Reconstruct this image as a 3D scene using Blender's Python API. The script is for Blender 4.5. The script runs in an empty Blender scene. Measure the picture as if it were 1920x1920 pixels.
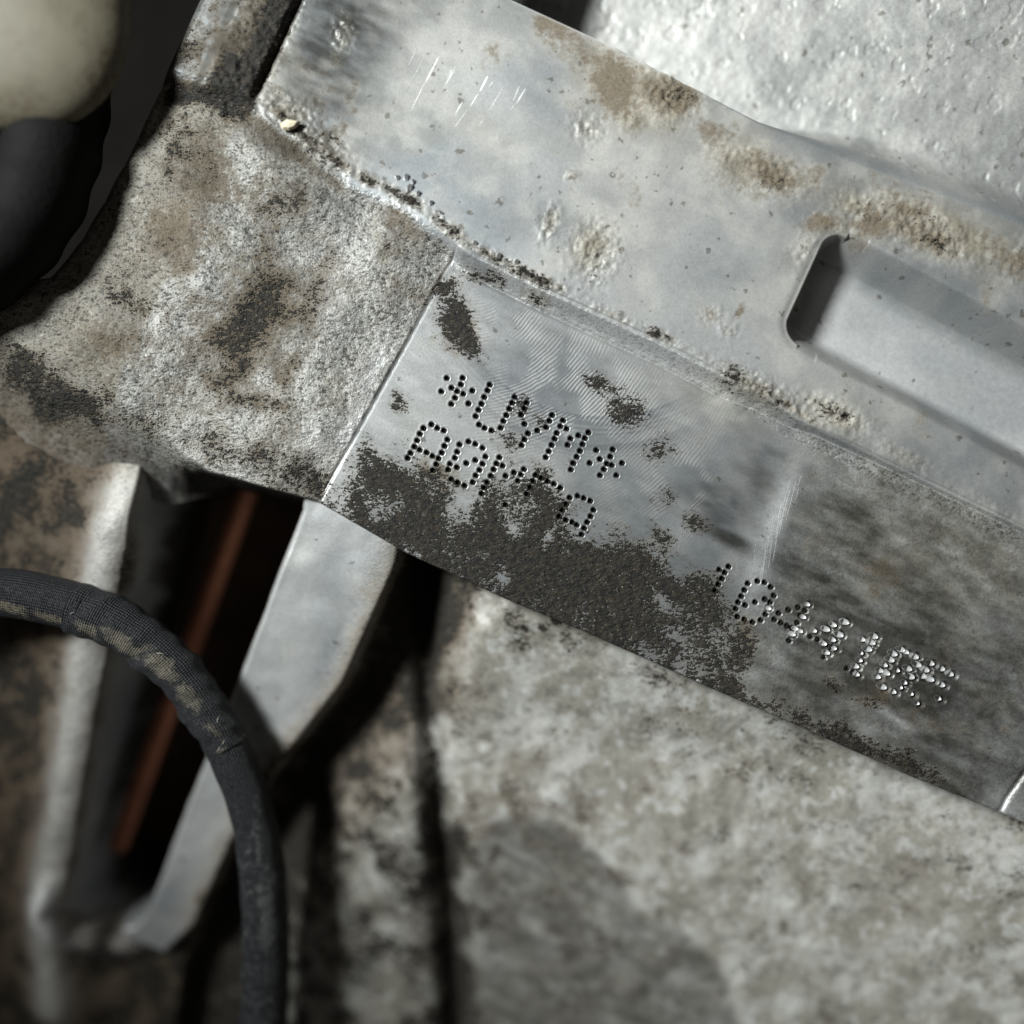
import bpy, math, random
import numpy as np

# ------------------------------------------------------------------ units
PX = 0.08e-3          # one photograph pixel on the stamped face, in metres
D = 1884.0            # camera distance above the stamped face, in those pixels
TH = math.radians(24.6)
CT, ST = math.cos(TH), math.sin(TH)
sc = bpy.context.scene

# ------------------------------------------------------------------ camera
cam = bpy.data.cameras.new("Camera")
cam.sensor_width = 36.0
cam.sensor_fit = 'HORIZONTAL'
cam.lens = 36.0 * D / 1920.0
cam.clip_start = 0.002
cam.clip_end = 10.0
cam.dof.use_dof = True
cam.dof.focus_distance = D * PX
cam.dof.aperture_fstop = 2.7
cam_o = bpy.data.objects.new("Camera", cam)
cam_o.location = (0, 0, D * PX)
sc.collection.objects.link(cam_o)
sc.camera = cam_o

# ------------------------------------------------------------------ world (dim workshop ambience)
w = bpy.data.worlds.new("World"); sc.world = w; w.use_nodes = True
bgn = w.node_tree.nodes["Background"]
bgn.inputs[0].default_value = (1.0, 0.97, 0.90, 1)
bgn.inputs[1].default_value = 0.050

# ------------------------------------------------------------------ lamp (hand torch held to the left, beam on the upper right)
import mathutils
def torch(name, x, y, z, tx, ty, tz, power, radius, col, cone):
    l = bpy.data.lights.new(name, 'SPOT'); l.shadow_soft_size = radius; l.energy = power; l.color = col
    l.spot_size = math.radians(cone); l.spot_blend = 1.0
    o = bpy.data.objects.new(name, l); sc.collection.objects.link(o)
    a = mathutils.Vector(((x - 960) * PX, (960 - y) * PX, z * PX)); b = mathutils.Vector(((tx - 960) * PX, (960 - ty) * PX, tz * PX))
    o.location = a
    o.rotation_euler = (b - a).to_track_quat('-Z', 'Y').to_euler()
    return o
torch("hand_torch", -2900, -1150, 4300, 1640, 460, 0, 21.5, 0.055, (0.955, 0.995, 0.985), 47)

sc.view_settings.view_transform = 'Standard'
sc.view_settings.look = 'None'
sc.view_settings.exposure = 0.0
sc.view_settings.gamma = 1.0
sc.cycles.use_denoising = True
sc.cycles.max_bounces = 4; sc.cycles.diffuse_bounces = 2; sc.cycles.glossy_bounces = 2

# ------------------------------------------------------------------ helpers
rng = np.random.RandomState(7)
TAB = rng.rand(8, 256, 256)

def vnoise(x, y, scale, k=0):
    """smooth value noise, feature size = scale pixels"""
    a = x / scale + 31.7 * k; b = y / scale + 17.3 * k
    i = np.floor(a).astype(int); j = np.floor(b).astype(int)
    f = a - i; g = b - j
    f = f * f * (3 - 2 * f); g = g * g * (3 - 2 * g)
    t = TAB[k % 8]
    i0, i1, j0, j1 = i & 255, (i + 1) & 255, j & 255, (j + 1) & 255
    return (t[i0, j0] * (1 - f) + t[i1, j0] * f) * (1 - g) + (t[i0, j1] * (1 - f) + t[i1, j1] * f) * g

def fbm(x, y, scale, k=0, oct=3):
    s = 0; a = 1; n = 0
    for o in range(oct):
        s = s + a * vnoise(x, y, scale / 2 ** o, k + o); n += a; a *= 0.5
    return s / n

def S(t):
    t = np.clip(t, 0, 1); return t * t * (3 - 2 * t)

def bell(t):
    return np.exp(-t * t)

def to_uv(x, y):
    dx, dy = x - 830.0, y - 505.0
    return dx * CT + dy * ST, -dx * ST + dy * CT

def to_xy(u, v):
    return 830 + u * CT - v * ST, 505 + u * ST + v * CT

def lift(x, y, z):
    """photo pixel + height -> lateral position (pixels on the stamped plane)"""
    k = (D - z) / D
    return 960 + (x - 960) * k, 960 + (y - 960) * k

def Wd(x, y, z):
    return ((x - 960) * PX, (960 - y) * PX, z * PX)

def Pt(px, py, z):
    x, y = lift(px, py, z); return Wd(x, y, z)

def line_v(pts, z=0):
    """polyline roughly along u: returns function v(u)"""
    q = sorted(to_uv(*lift(a, b, z)) for a, b in pts)
    us = [p[0] for p in q]; vs = [p[1] for p in q]
    return lambda u: np.interp(u, us, vs)

def line_u(pts, z=0):
    q = sorted((to_uv(*lift(a, b, z))[::-1]) for a, b in pts)
    vs = [p[0] for p in q]; us = [p[1] for p in q]
    return lambda v: np.interp(v, vs, us)

def seg_dist(x, y, pts):
    best = np.full(np.shape(x), 1e9)
    for (ax, ay), (bx, by) in zip(pts[:-1], pts[1:]):
        dx, dy = bx - ax, by - ay; L = dx * dx + dy * dy + 1e-9
        t = np.clip(((x - ax) * dx + (y - ay) * dy) / L, 0, 1)
        best = np.minimum(best, np.hypot(x - ax - t * dx, y - ay - t * dy))
    return best

def poly_sd(x, y, pts):
    """signed distance, negative inside"""
    d = seg_dist(x, y, list(pts) + [pts[0]])
    ins = np.zeros(np.shape(x), bool)
    n = len(pts)
    for i in range(n):
        ax, ay = pts[i]; bx, by = pts[(i + 1) % n]
        c = ((ay > y) != (by > y)) & (x < (bx - ax) * (y - ay) / (by - ay + 1e-12) + ax)
        ins ^= c
    return np.where(ins, -d, d)

def blobs(x, y, lst):
    """list of (cx, cy, rx, ry, angle_deg, strength): max of soft ellipses"""
    out = np.zeros(np.shape(x))
    for cx, cy, rx, ry, an, st in lst:
        a = math.radians(an); ca, sa = math.cos(a), math.sin(a)
        dx, dy = x - cx, y - cy
        p = (dx * ca + dy * sa) / rx; q = (-dx * sa + dy * ca) / ry
        out = np.maximum(out, st * np.exp(-(p * p + q * q)))
    return out

def tag(o, label=None, cat=None, group=None, kind=None):
    for k, v in (('label', label), ('category', cat), ('group', group), ('kind', kind)):
        if v: o[k] = v
    return o

def empty(name, loc, label, cat):
    o = bpy.data.objects.new(name, None); sc.collection.objects.link(o)
    o.empty_display_size = 0.01; o.location = loc
    return tag(o, label, cat)

def mesh_obj(name, verts, faces, mat, parent=None, attrs=None, smooth=True):
    me = bpy.data.meshes.new(name)
    if isinstance(verts, np.ndarray):
        nf = len(faces); k = faces.shape[1]
        me.vertices.add(len(verts)); me.vertices.foreach_set('co', verts.astype(np.float32).ravel())
        me.loops.add(nf * k); me.loops.foreach_set('vertex_index', faces.astype(np.int32).ravel())
        me.polygons.add(nf)
        me.polygons.foreach_set('loop_start', np.arange(0, nf * k, k, dtype=np.int32))
        me.update(calc_edges=True)
    else:
        me.from_pydata(verts, [], faces); me.update()
    me.polygons.foreach_set('use_smooth', np.full(len(me.polygons), smooth))
    if attrs:
        for n, arr in attrs.items():
            a = me.attributes.new(n, 'FLOAT', 'POINT'); a.data.foreach_set('value', arr.astype(np.float32))
    me.materials.append(mat)
    o = bpy.data.objects.new(name, me); sc.collection.objects.link(o)
    if parent:
        o.parent = parent
        base = parent
        off = np.zeros(3)
        while base: off += np.array(base.location); base = base.parent
        me.transform(__import__('mathutils').Matrix.Translation(-off))
    return o

# ------------------------------------------------------------------ node helper
class NT:
    def __init__(s, name):
        s.m = bpy.data.materials.new(name); s.m.use_nodes = True
        s.t = s.m.node_tree; s.b = s.t.nodes['Principled BSDF']
        g = s.t.nodes.new('ShaderNodeNewGeometry')
        v = s.t.nodes.new('ShaderNodeVectorMath'); v.operation = 'SCALE'; v.inputs['Scale'].default_value = 1 / PX
        s.t.links.new(g.outputs['Position'], v.inputs[0]); s.P = v.outputs[0]     # world position counted in pixels
    def link(s, a, b):
        if isinstance(a, (int, float)): b.default_value = a
        elif isinstance(a, tuple): b.default_value = a if len(a) == 4 else a + (1,)
        else: s.t.links.new(a, b)
    def math(s, op, a, b=0.0, c=None, clamp=False):
        n = s.t.nodes.new('ShaderNodeMath'); n.operation = op; n.use_clamp = clamp
        s.link(a, n.inputs[0]); s.link(b, n.inputs[1])
        if c is not None: s.link(c, n.inputs[2])
        return n.outputs[0]
    def attr(s, name):
        n = s.t.nodes.new('ShaderNodeAttribute'); n.attribute_name = name; return n.outputs['Fac']
    def noise(s, size, detail=3, rough=0.55, vec=None, dist=0.0):
        n = s.t.nodes.new('ShaderNodeTexNoise'); n.inputs['Scale'].default_value = 1.0 / size
        n.inputs['Detail'].default_value = detail; n.inputs['Roughness'].default_value = rough
        n.inputs['Distortion'].default_value = dist
        s.t.links.new(vec or s.P, n.inputs['Vector']); return n.outputs['Fac']
    def voro(s, size, vec=None, feat='F1', out='Distance'):
        n = s.t.nodes.new('ShaderNodeTexVoronoi'); n.feature = feat
        n.inputs['Scale'].default_value = 1.0 / size
        s.t.links.new(vec or s.P, n.inputs['Vector']); return n.outputs[out]
    def mapv(s, ang, sx, sy, sz=1.0, vec=None, loc=(0, 0, 0)):
        n = s.t.nodes.new('ShaderNodeMapping'); n.inputs['Rotation'].default_value = (0, 0, math.radians(ang))
        n.inputs['Scale'].default_value = (sx, sy, sz); n.inputs['Location'].default_value = loc
        s.t.links.new(vec or s.P, n.inputs['Vector']); return n.outputs[0]
    def ss(s, x, a, b):
        n = s.t.nodes.new('ShaderNodeMapRange'); n.interpolation_type = 'SMOOTHSTEP'
        s.link(x, n.inputs['Value']); n.inputs['From Min'].default_value = a; n.inputs['From Max'].default_value = b
        return n.outputs['Result']
    def mix(s, f, a, b):
        n = s.t.nodes.new('ShaderNodeMix'); n.data_type = 'RGBA'
        s.link(f, n.inputs[0]); s.link(a, n.inputs[6]); s.link(b, n.inputs[7]); return n.outputs[2]
    def mixf(s, f, a, b):
        n = s.t.nodes.new('ShaderNodeMix'); n.data_type = 'FLOAT'
        s.link(f, n.inputs[0]); s.link(a, n.inputs[2]); s.link(b, n.inputs[3]); return n.outputs[0]
    def bump(s, h, px, prev=None):
        n = s.t.nodes.new('ShaderNodeBump'); n.inputs['Strength'].default_value = 1.0
        n.inputs['Distance'].default_value = px * PX
        s.link(h, n.inputs['Height'])
        if prev is not None: s.t.links.new(prev, n.inputs['Normal'])
        return n.outputs[0]
    def done(s, col=None, rough=None, metal=None, normal=None, spec=None):
        if col is not None: s.link(col, s.b.inputs['Base Color'])
        if rough is not None: s.link(rough, s.b.inputs['Roughness'])
        if metal is not None: s.link(metal, s.b.inputs['Metallic'])
        if spec is not None: s.link(spec, s.b.inputs['Specular IOR Level'])
        if normal is not None: s.t.links.new(normal, s.b.inputs['Normal'])
        return s.m

# ------------------------------------------------------------------ cast aluminium (wear and painted-in light driven by point attributes)
def cast_material():
    n = NT("cast_aluminium")
    A = {k: n.attr(k) for k in ('dirt_shade', 'tan', 'grain', 'oil_shade', 'rub_light', 'warm', 'mott', 'mill', 'spk', 'nb', 'nm', 'big', 'fine', 'smear', 'mud')}
    nb, nm, big = A['nb'], A['nm'], A['big']
    n12 = n.noise(12, 2, 0.65); n4 = n.noise(4.2, 1, 0.7)
    curl = n.noise(8.5, 2, 0.7, n.mapv(55, 0.72, 1.35))
    inv = lambda x: n.math('SUBTRACT', 1.0, x)
    mul = lambda x, y: n.math('MULTIPLY', x, y)
    cen = lambda x, k: mul(n.math('SUBTRACT', x, 0.5), k)
    # clean metal, cool and warm
    cool = n.mix(n.ss(nb, .25, .75), (0.275, 0.292, 0.305), (0.465, 0.475, 0.475))
    cool = n.mix(mul(n.ss(nm, 0.35, 0.9), .4), cool, (0.50, 0.495, 0.465))
    warm = n.mix(n.ss(nm, .25, .75), (0.24, 0.215, 0.17), (0.50, 0.475, 0.415))
    col = n.mix(A['warm'], cool, warm)
    # soft pale blotches of oxide, two sizes
    m1 = n.ss(n.math('ADD', big, cen(n12, .35)), 0.30, 0.80)
    mcol = n.mix(m1, n.mix(n12, (0.205, 0.188, 0.150), (0.345, 0.322, 0.268)), (0.53, 0.522, 0.485))
    mcol = n.mix(mul(n.ss(n.math('ADD', A['fine'], cen(n4, .2)), .58, .84), .55), mcol, (0.68, 0.69, 0.68))
    mcol = n.mix(mul(n.ss(n.math('ADD', A['fine'], cen(n4, .2)), .40, .18), .5), mcol, (0.085, 0.078, 0.062))
    col = n.mix(A['mott'], col, mcol)
    # sand-cast grain: dark pores and pale crowns
    gr = n.math('ADD', mul(n12, 0.22), n.math('ADD', mul(curl, 0.50), mul(n4, 0.28)))
    col = n.mix(mul(n.ss(gr, 0.495, 0.40), mul(A['grain'], 0.95)), col, (0.045, 0.039, 0.030))
    col = n.mix(mul(n.ss(gr, 0.535, 0.635), mul(A['grain'], 0.6)), col, (0.62, 0.62, 0.60))
    # tan film
    tf = n.math('ADD', A['tan'], n.math('ADD', cen(n12, 1.0), cen(nm, .8)))
    tf = mul(n.ss(tf, 0.25, 0.9), n.ss(A['tan'], 0.02, 0.25))
    col = n.mix(mul(tf, 0.85), col, n.mix(n4, (0.070, 0.049, 0.027), (0.20, 0.155, 0.100)))
    # dried brown mud
    mf = n.math('MULTIPLY', A['mud'], n.mixf(n.ss(nm, .25, .75), .55, 1.1), clamp=True)
    col = n.mix(mul(mf, .88), col, n.mix(n.math('ADD', mul(n12, .5), mul(n4, .5)), (0.050, 0.030, 0.018), (0.155, 0.098, 0.060)))
    # thin oily film, and painted fall-off on the flange, let the surface show through
    of = n.math('MULTIPLY', A['oil_shade'], n.mixf(A['smear'], 0.55, 1.25), clamp=True)
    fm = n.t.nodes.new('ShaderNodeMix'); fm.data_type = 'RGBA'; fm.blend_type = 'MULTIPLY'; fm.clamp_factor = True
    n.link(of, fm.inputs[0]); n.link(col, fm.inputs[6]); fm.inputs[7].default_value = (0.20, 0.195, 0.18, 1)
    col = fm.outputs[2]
    # rubbed bright metal, plus sheen and lit crests put into the colour
    lf = n.math('MULTIPLY', A['rub_light'], n.mixf(n12, 0.5, 1.1), clamp=True)
    col = n.mix(lf, col, (0.72, 0.73, 0.735))
    # grime: a thin stain, then lumps of black-brown dirt, with crumbs of bare metal left over; also carries painted shade
    dn = n.math('ADD', cen(curl, 1.5), n.math('ADD', cen(n4, 0.9), cen(nm, .9)))
    raw = n.math('ADD', A['dirt_shade'], dn)
    on = n.ss(A['dirt_shade'], 0.03, 0.14)
    thin = mul(mul(n.ss(raw, 0.0, 0.75), on), .72)
    col = n.mix(thin, col, n.mix(n12, (0.050, 0.040, 0.027), (0.14, 0.115, 0.080)))
    df = mul(n.ss(raw, 0.44, 0.66), on)
    dcol = n.mix(n.ss(n12, 0.38, 0.68), (0.007, 0.0065, 0.0055), (0.027, 0.0215, 0.0135))
    dcol = n.mix(n.ss(n4, 0.66, 0.82), dcol, (0.22, 0.20, 0.165))
    col = n.mix(df, col, dcol)
    # pin pores and scattered dark specks
    vd = n.voro(23); vr = vd.node.outputs['Color']
    sep = n.t.nodes.new('ShaderNodeSeparateColor'); n.t.links.new(vr, sep.inputs[0])
    rad = mul(mul(sep.outputs[0], mul(sep.outputs[1], sep.outputs[1])), 0.36)
    vdn = n.math('ADD', vd, n.math('ADD', cen(n4, 0.5), cen(n12, 0.8)))
    sp = mul(n.ss(n.math('SUBTRACT', rad, vdn), -.03, .05), n.math('GREATER_THAN', A['spk'], sep.outputs[2]))
    col = n.mix(mul(sp, 0.66), col, (0.10, 0.088, 0.068))
    # micro tone everywhere
    hs = n.t.nodes.new('ShaderNodeHueSaturation'); n.link(n.mixf(n4, .80, 1.20), hs.inputs['Value']); n.link(col, hs.inputs['Color'])
    col = hs.outputs[0]
    # roughness / metal
    rough = n.mixf(n12, 0.42, 0.60)
    rough = n.mixf(A['grain'], rough, 0.52)
    rough = n.mixf(A['warm'], rough, 0.70)
    rough = n.mixf(mul(of, inv(A['grain'])), rough, 0.34)
    rough = n.mixf(lf, rough, 0.46)
    rough = n.mixf(n.math('MAXIMUM', tf, df), rough, 0.78)
    metal = mul(inv(df), n.math('SUBTRACT', 0.55, mul(n.math('MAXIMUM', A['warm'], tf), 0.45)))
    # relief, summed in pixels
    h = mul(mul(gr, n.math('ADD', A['grain'], 0.06)), 5.2)
    h = n.math('ADD', h, mul(mul(curl, df), 5.0))
    # milling marks
    def ring(cx, cy):
        vv = n.t.nodes.new('ShaderNodeVectorMath'); vv.operation = 'SUBTRACT'
        n.t.links.new(n.P, vv.inputs[0]); vv.inputs[1].default_value = (cx - 960, 960 - cy, 0)
        ln = n.t.nodes.new('ShaderNodeVectorMath'); ln.operation = 'LENGTH'; n.t.links.new(vv.outputs[0], ln.inputs[0])
        return ln.outputs['Value']
    r1 = ring(890, 520); r2 = ring(1130, 470)
    w1 = mul(n.math('SINE', n.math('MULTIPLY', n.math('ADD', r1, mul(nm, 8.0)), 2 * math.pi / 6.4)), A['mill'])
    h = n.math('ADD', h, mul(mul(w1, n.ss(nm, 0.35, 0.6)), 0.17))
    nrm = n.bump(h, 1.0)
    band = None
    for lo, hi, a in ((311, 318, 0.75), (320, 329, 0.6), (334, 338, 0.55), (343, 346, 0.5), (364, 376, 0.65), (379, 381, 0.5), (386, 388, .35)):
        b = mul(mul(n.ss(r2, lo - 2, lo + 1), n.ss(r2, hi + 2, hi - 1)), a)
        band = b if band is None else n.math('ADD', band, b)
    band = n.math('MULTIPLY', mul(band, n.ss(A['mill'], .1, .6)), inv(df), clamp=True)
    col = n.mix(band, col, (0.15, 0.158, 0.17))
    col = n.mix(mul(n.ss(w1, 0.1, 0.6), mul(n.ss(nm, 0.35, 0.6), mul(inv(df), .38))), col, (0.60, 0.61, 0.625))
    return n.done(col, rough, metal, nrm, 0.4)
M_CAST = cast_material()

def simple(name, c1, c2, size, rough, metal=0.0, bump=0.0, bsize=6, spec=0.4):
    n = NT(name)
    a = n.noise(size, 4, 0.6); b = n.noise(bsize, 3, 0.6)
    return n.done(n.mix(a, c1, c2), rough, metal, n.bump(b, bump) if bump else None, spec)

M_GAP_SHADE = simple("gap_shade_black", (0.004, 0.004, 0.0035), (0.012, 0.010, 0.008), 60, 0.9, 0, 3.0, 20, 0.1)  # near-black that paints in the deep shade of the gap
M_RECESS = simple("recess_shade_brown", (0.022, 0.015, 0.010), (0.085, 0.052, 0.034), 90, 0.85, 0, 2.0, 16, 0.15)  # brown of the recess, with its shade put into the colour
M_BURR = simple("raised_burr", (0.80, 0.81, 0.80), (0.95, 0.95, 0.93), 8, 0.38, 0.15, 0.3, 4)
M_PIT = simple("pit_dirt", (0.006, 0.006, 0.005), (0.02, 0.018, 0.014), 6, 0.85, spec=0.1)
M_BRIGHT = simple("fresh_metal_glint", (0.55, 0.56, 0.56), (0.75, 0.75, 0.74), 8, 0.36, 0.45, 0.4, 4)  # bare scratches, and the pale glints painted into the right-hand dots

# ================================================================== THE HOUSING
housing = empty("engine_housing", (0, 0, -0.04), "dirty cast aluminium engine housing with a dot-punched number on its milled pad", "engine housing")

ZA = 32.0
L1 = line_v([(500, -240), (700, -140), (960, 0), (1130, 78), (1300, 165), (1420, 232), (1600, 305), (1920, 425), (2250, 548)], ZA)
L2 = line_v([(480, 190), (500, 205), (600, 290), (660, 335), (770, 385), (870, 465), (1000, 530), (1250, 645), (1430, 738), (1500, 785), (1920, 987), (2250, 1140)], ZA)
L3 = line_v([(0, 705), (100, 770), (200, 815), (330, 875), (450, 905), (590, 942), (760, 1040), (950, 1128), (1100, 1190), (1300, 1280), (1500, 1365), (1700, 1455), (1850, 1515), (1920, 1545), (2250, 1690), (-300, 600)], 0)
ULEFT = line_u([(850, 490), (830, 520), (760, 650), (610, 920), (590, 960)], 2)

DOT_A = {}   # 3x crop of the photo, offset (640, 640)
DOT_A['star'] = [(594, 207), (684, 206), (674, 243), (621, 262), (652, 281), (564, 282), (687, 296), (738, 278), (641, 318), (620, 353), (716, 350)]
DOT_A['u'] = [(836, 245), (824, 276), (805, 314), (790, 352), (773, 386), (757, 422), (776, 469), (807, 488), (846, 502), (897, 487), (913, 449), (929, 416), (946, 380), (962, 346), (976, 313)]
DOT_A['y'] = [(1044, 345), (1031, 379), (1013, 414), (1031, 465), (1051, 518), (1031, 552), (1015, 585), (1103, 502), (1154, 484), (1171, 447), (1186, 415)]
DOT_A['m'] = [(1248, 445), (1233, 478), (1268, 492), (1213, 516), (1201, 548), (1184, 584), (1168, 619), (1151, 653), (1290, 547), (1274, 583), (1335, 530), (1371, 545), (1391, 513), (1358, 579), (1343, 617), (1325, 650), (1306, 686), (1292, 722)]
DOT_A['star2'] = [(1435, 613), (1528, 609), (1514, 649), (1455, 663), (1398, 685), (1495, 689), (1523, 697), (1580, 685), (1478, 720), (1456, 754), (1548, 754)]
DOT_A['q1'] = [(508, 468), (463, 489), (541, 488), (577, 502), (443, 521), (598, 553), (427, 558), (581, 589), (412, 593), (442, 611), (481, 626), (391, 629), (566, 627), (514, 646), (374, 657), (547, 659), (535, 692), (516, 726)]
DOT_A['q2'] = [(717, 564), (755, 578), (666, 581), (796, 600), (653, 622), (812, 649), (640, 656), (755, 669), (612, 690), (704, 686), (796, 690), (651, 709), (602, 722), (778, 724), (757, 755), (620, 776), (740, 793), (656, 794), (694, 812)]
DOT_A['n'] = [(890, 653), (874, 688), (908, 700), (858, 721), (842, 757), (821, 793), (804, 825), (790, 857), (925, 757), (972, 738), (1011, 750), (1028, 720), (994, 785)]
DOT_A['seven'] = [(1095, 752), (1127, 769), (1162, 788), (1197, 802), (1233, 824), (1080, 787), (1063, 822), (925, 920), (1045, 860)]
DOT_A['zero'] = [(1285, 880), (1331, 870), (1365, 883), (1401, 898), (1266, 916), (1244, 951), (1227, 985), (1264, 1006), (1419, 949), (1403, 985), (1384, 1018), (1367, 1052), (1352, 1087), (1325, 1033), (1300, 1018)]
DOT_B = {}   # 4x crop, offset (1320, 1030); a third value marks a dot with its lamp glint painted in as pale metal
DOT_B['one'] = [(185, 130), (116, 153), (156, 175), (136, 220), (108, 264), (85, 310)]
DOT_B['eight'] = [(398, 238), (450, 247), (327, 256), (496, 282), (302, 305), (518, 345), (279, 352), (255, 397), (307, 418), (380, 395), (452, 373), (490, 395), (237, 446), (250, 505), (300, 525), (360, 545), (420, 530), (455, 485), (480, 440, .6)]
DOT_B['four'] = [(623, 451), (552, 476), (694, 432), (742, 455), (773, 411, .5), (520, 523), (568, 547), (612, 570), (650, 585), (711, 492), (740, 505, .6), (686, 545), (680, 592, .7), (720, 612, .5), (655, 632, .8), (625, 680)]
DOT_B['four2'] = [(823, 609, .5), (780, 648), (833, 668), (907, 595, 1), (962, 563, .8), (1048, 541, 1.1), (1006, 636, 1.1), (960, 675, .7), (890, 703, .8), (935, 725), (973, 740, .5), (912, 770, .8), (878, 800)]
DOT_B['one2'] = [(1265, 648, 1.1), (1178, 672, .8), (1245, 694, 1.1), (1220, 743, 1.1), (1172, 775, .5), (1160, 828, .7), (1128, 872, .9), (1092, 908), (1045, 882), (1138, 934, .7)]
DOT_B['six'] = [(1470, 748, 1), (1410, 778, 1.1), (1388, 823, 1.1), (1345, 863, .8), (1310, 905, .9), (1362, 925, .9), (1290, 950, .9), (1330, 1027, 1.1), (1410, 1063, .8), (1440, 903, .7), (1510, 768, .6)]
DOT_B['five'] = [(1570, 800, 1.1), (1590, 860, 1.1), (1520, 890, 1.1), (1540, 950, 1.1), (1495, 995, .7), (1650, 898, 1.1), (1690, 850, 1), (1770, 890, 1), (1835, 930, 1), (1630, 945, 1.1), (1690, 970, 1), (1770, 1010, 1), (1465, 1032, .6), (1545, 1080, .6), (1750, 1115, .7), (1590, 1150, .6)]
CHARS = []
for k, l in DOT_A.items(): CHARS.append([(640 + d[0] / 3, 640 + d[1] / 3, 0) for d in l])
for k, l in DOT_B.items(): CHARS.append([(1320 + d[0] / 4, 1030 + d[1] / 4, d[2] if len(d) > 2 else 0) for d in l])

# patches where the casting skin is broken into crumbs
CRUST = [(1110, 480, 38, 48, 10, 1.0), (1030, 428, 16, 30, 15, 0.9), (1250, 190, 48, 45, 20, 1.0), (1100, 250, 30, 25, 40, .6), (1420, 335, 80, 36, 20, .6),
         (1350, 300, 30, 24, 20, .5), (1720, 440, 105, 36, 22, 1.0), (1600, 400, 50, 25, 22, .7), (1560, 430, 50, 18, 15, .6), (650, 75, 18, 30, 10, .7), (1895, 500, 40, 40, 10, .5),
         (1420, 735, 90, 22, 26, .9), (1555, 780, 60, 22, 25, 1.0), (1680, 855, 60, 14, 25, .5), (540, 225, 60, 30, 25, .7), (600, 290, 70, 30, 35, .8), (1500, 470, 20, 50, 25, .4),
         (1180, 240, 20, 20, 0, .6), (1070, 340, 16, 10, 0, .5), (1330, 600, 22, 16, 0, .5), (1000, 560, 40, 12, 25, .6), (1360, 625, 18, 14, 0, .6)]

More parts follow.
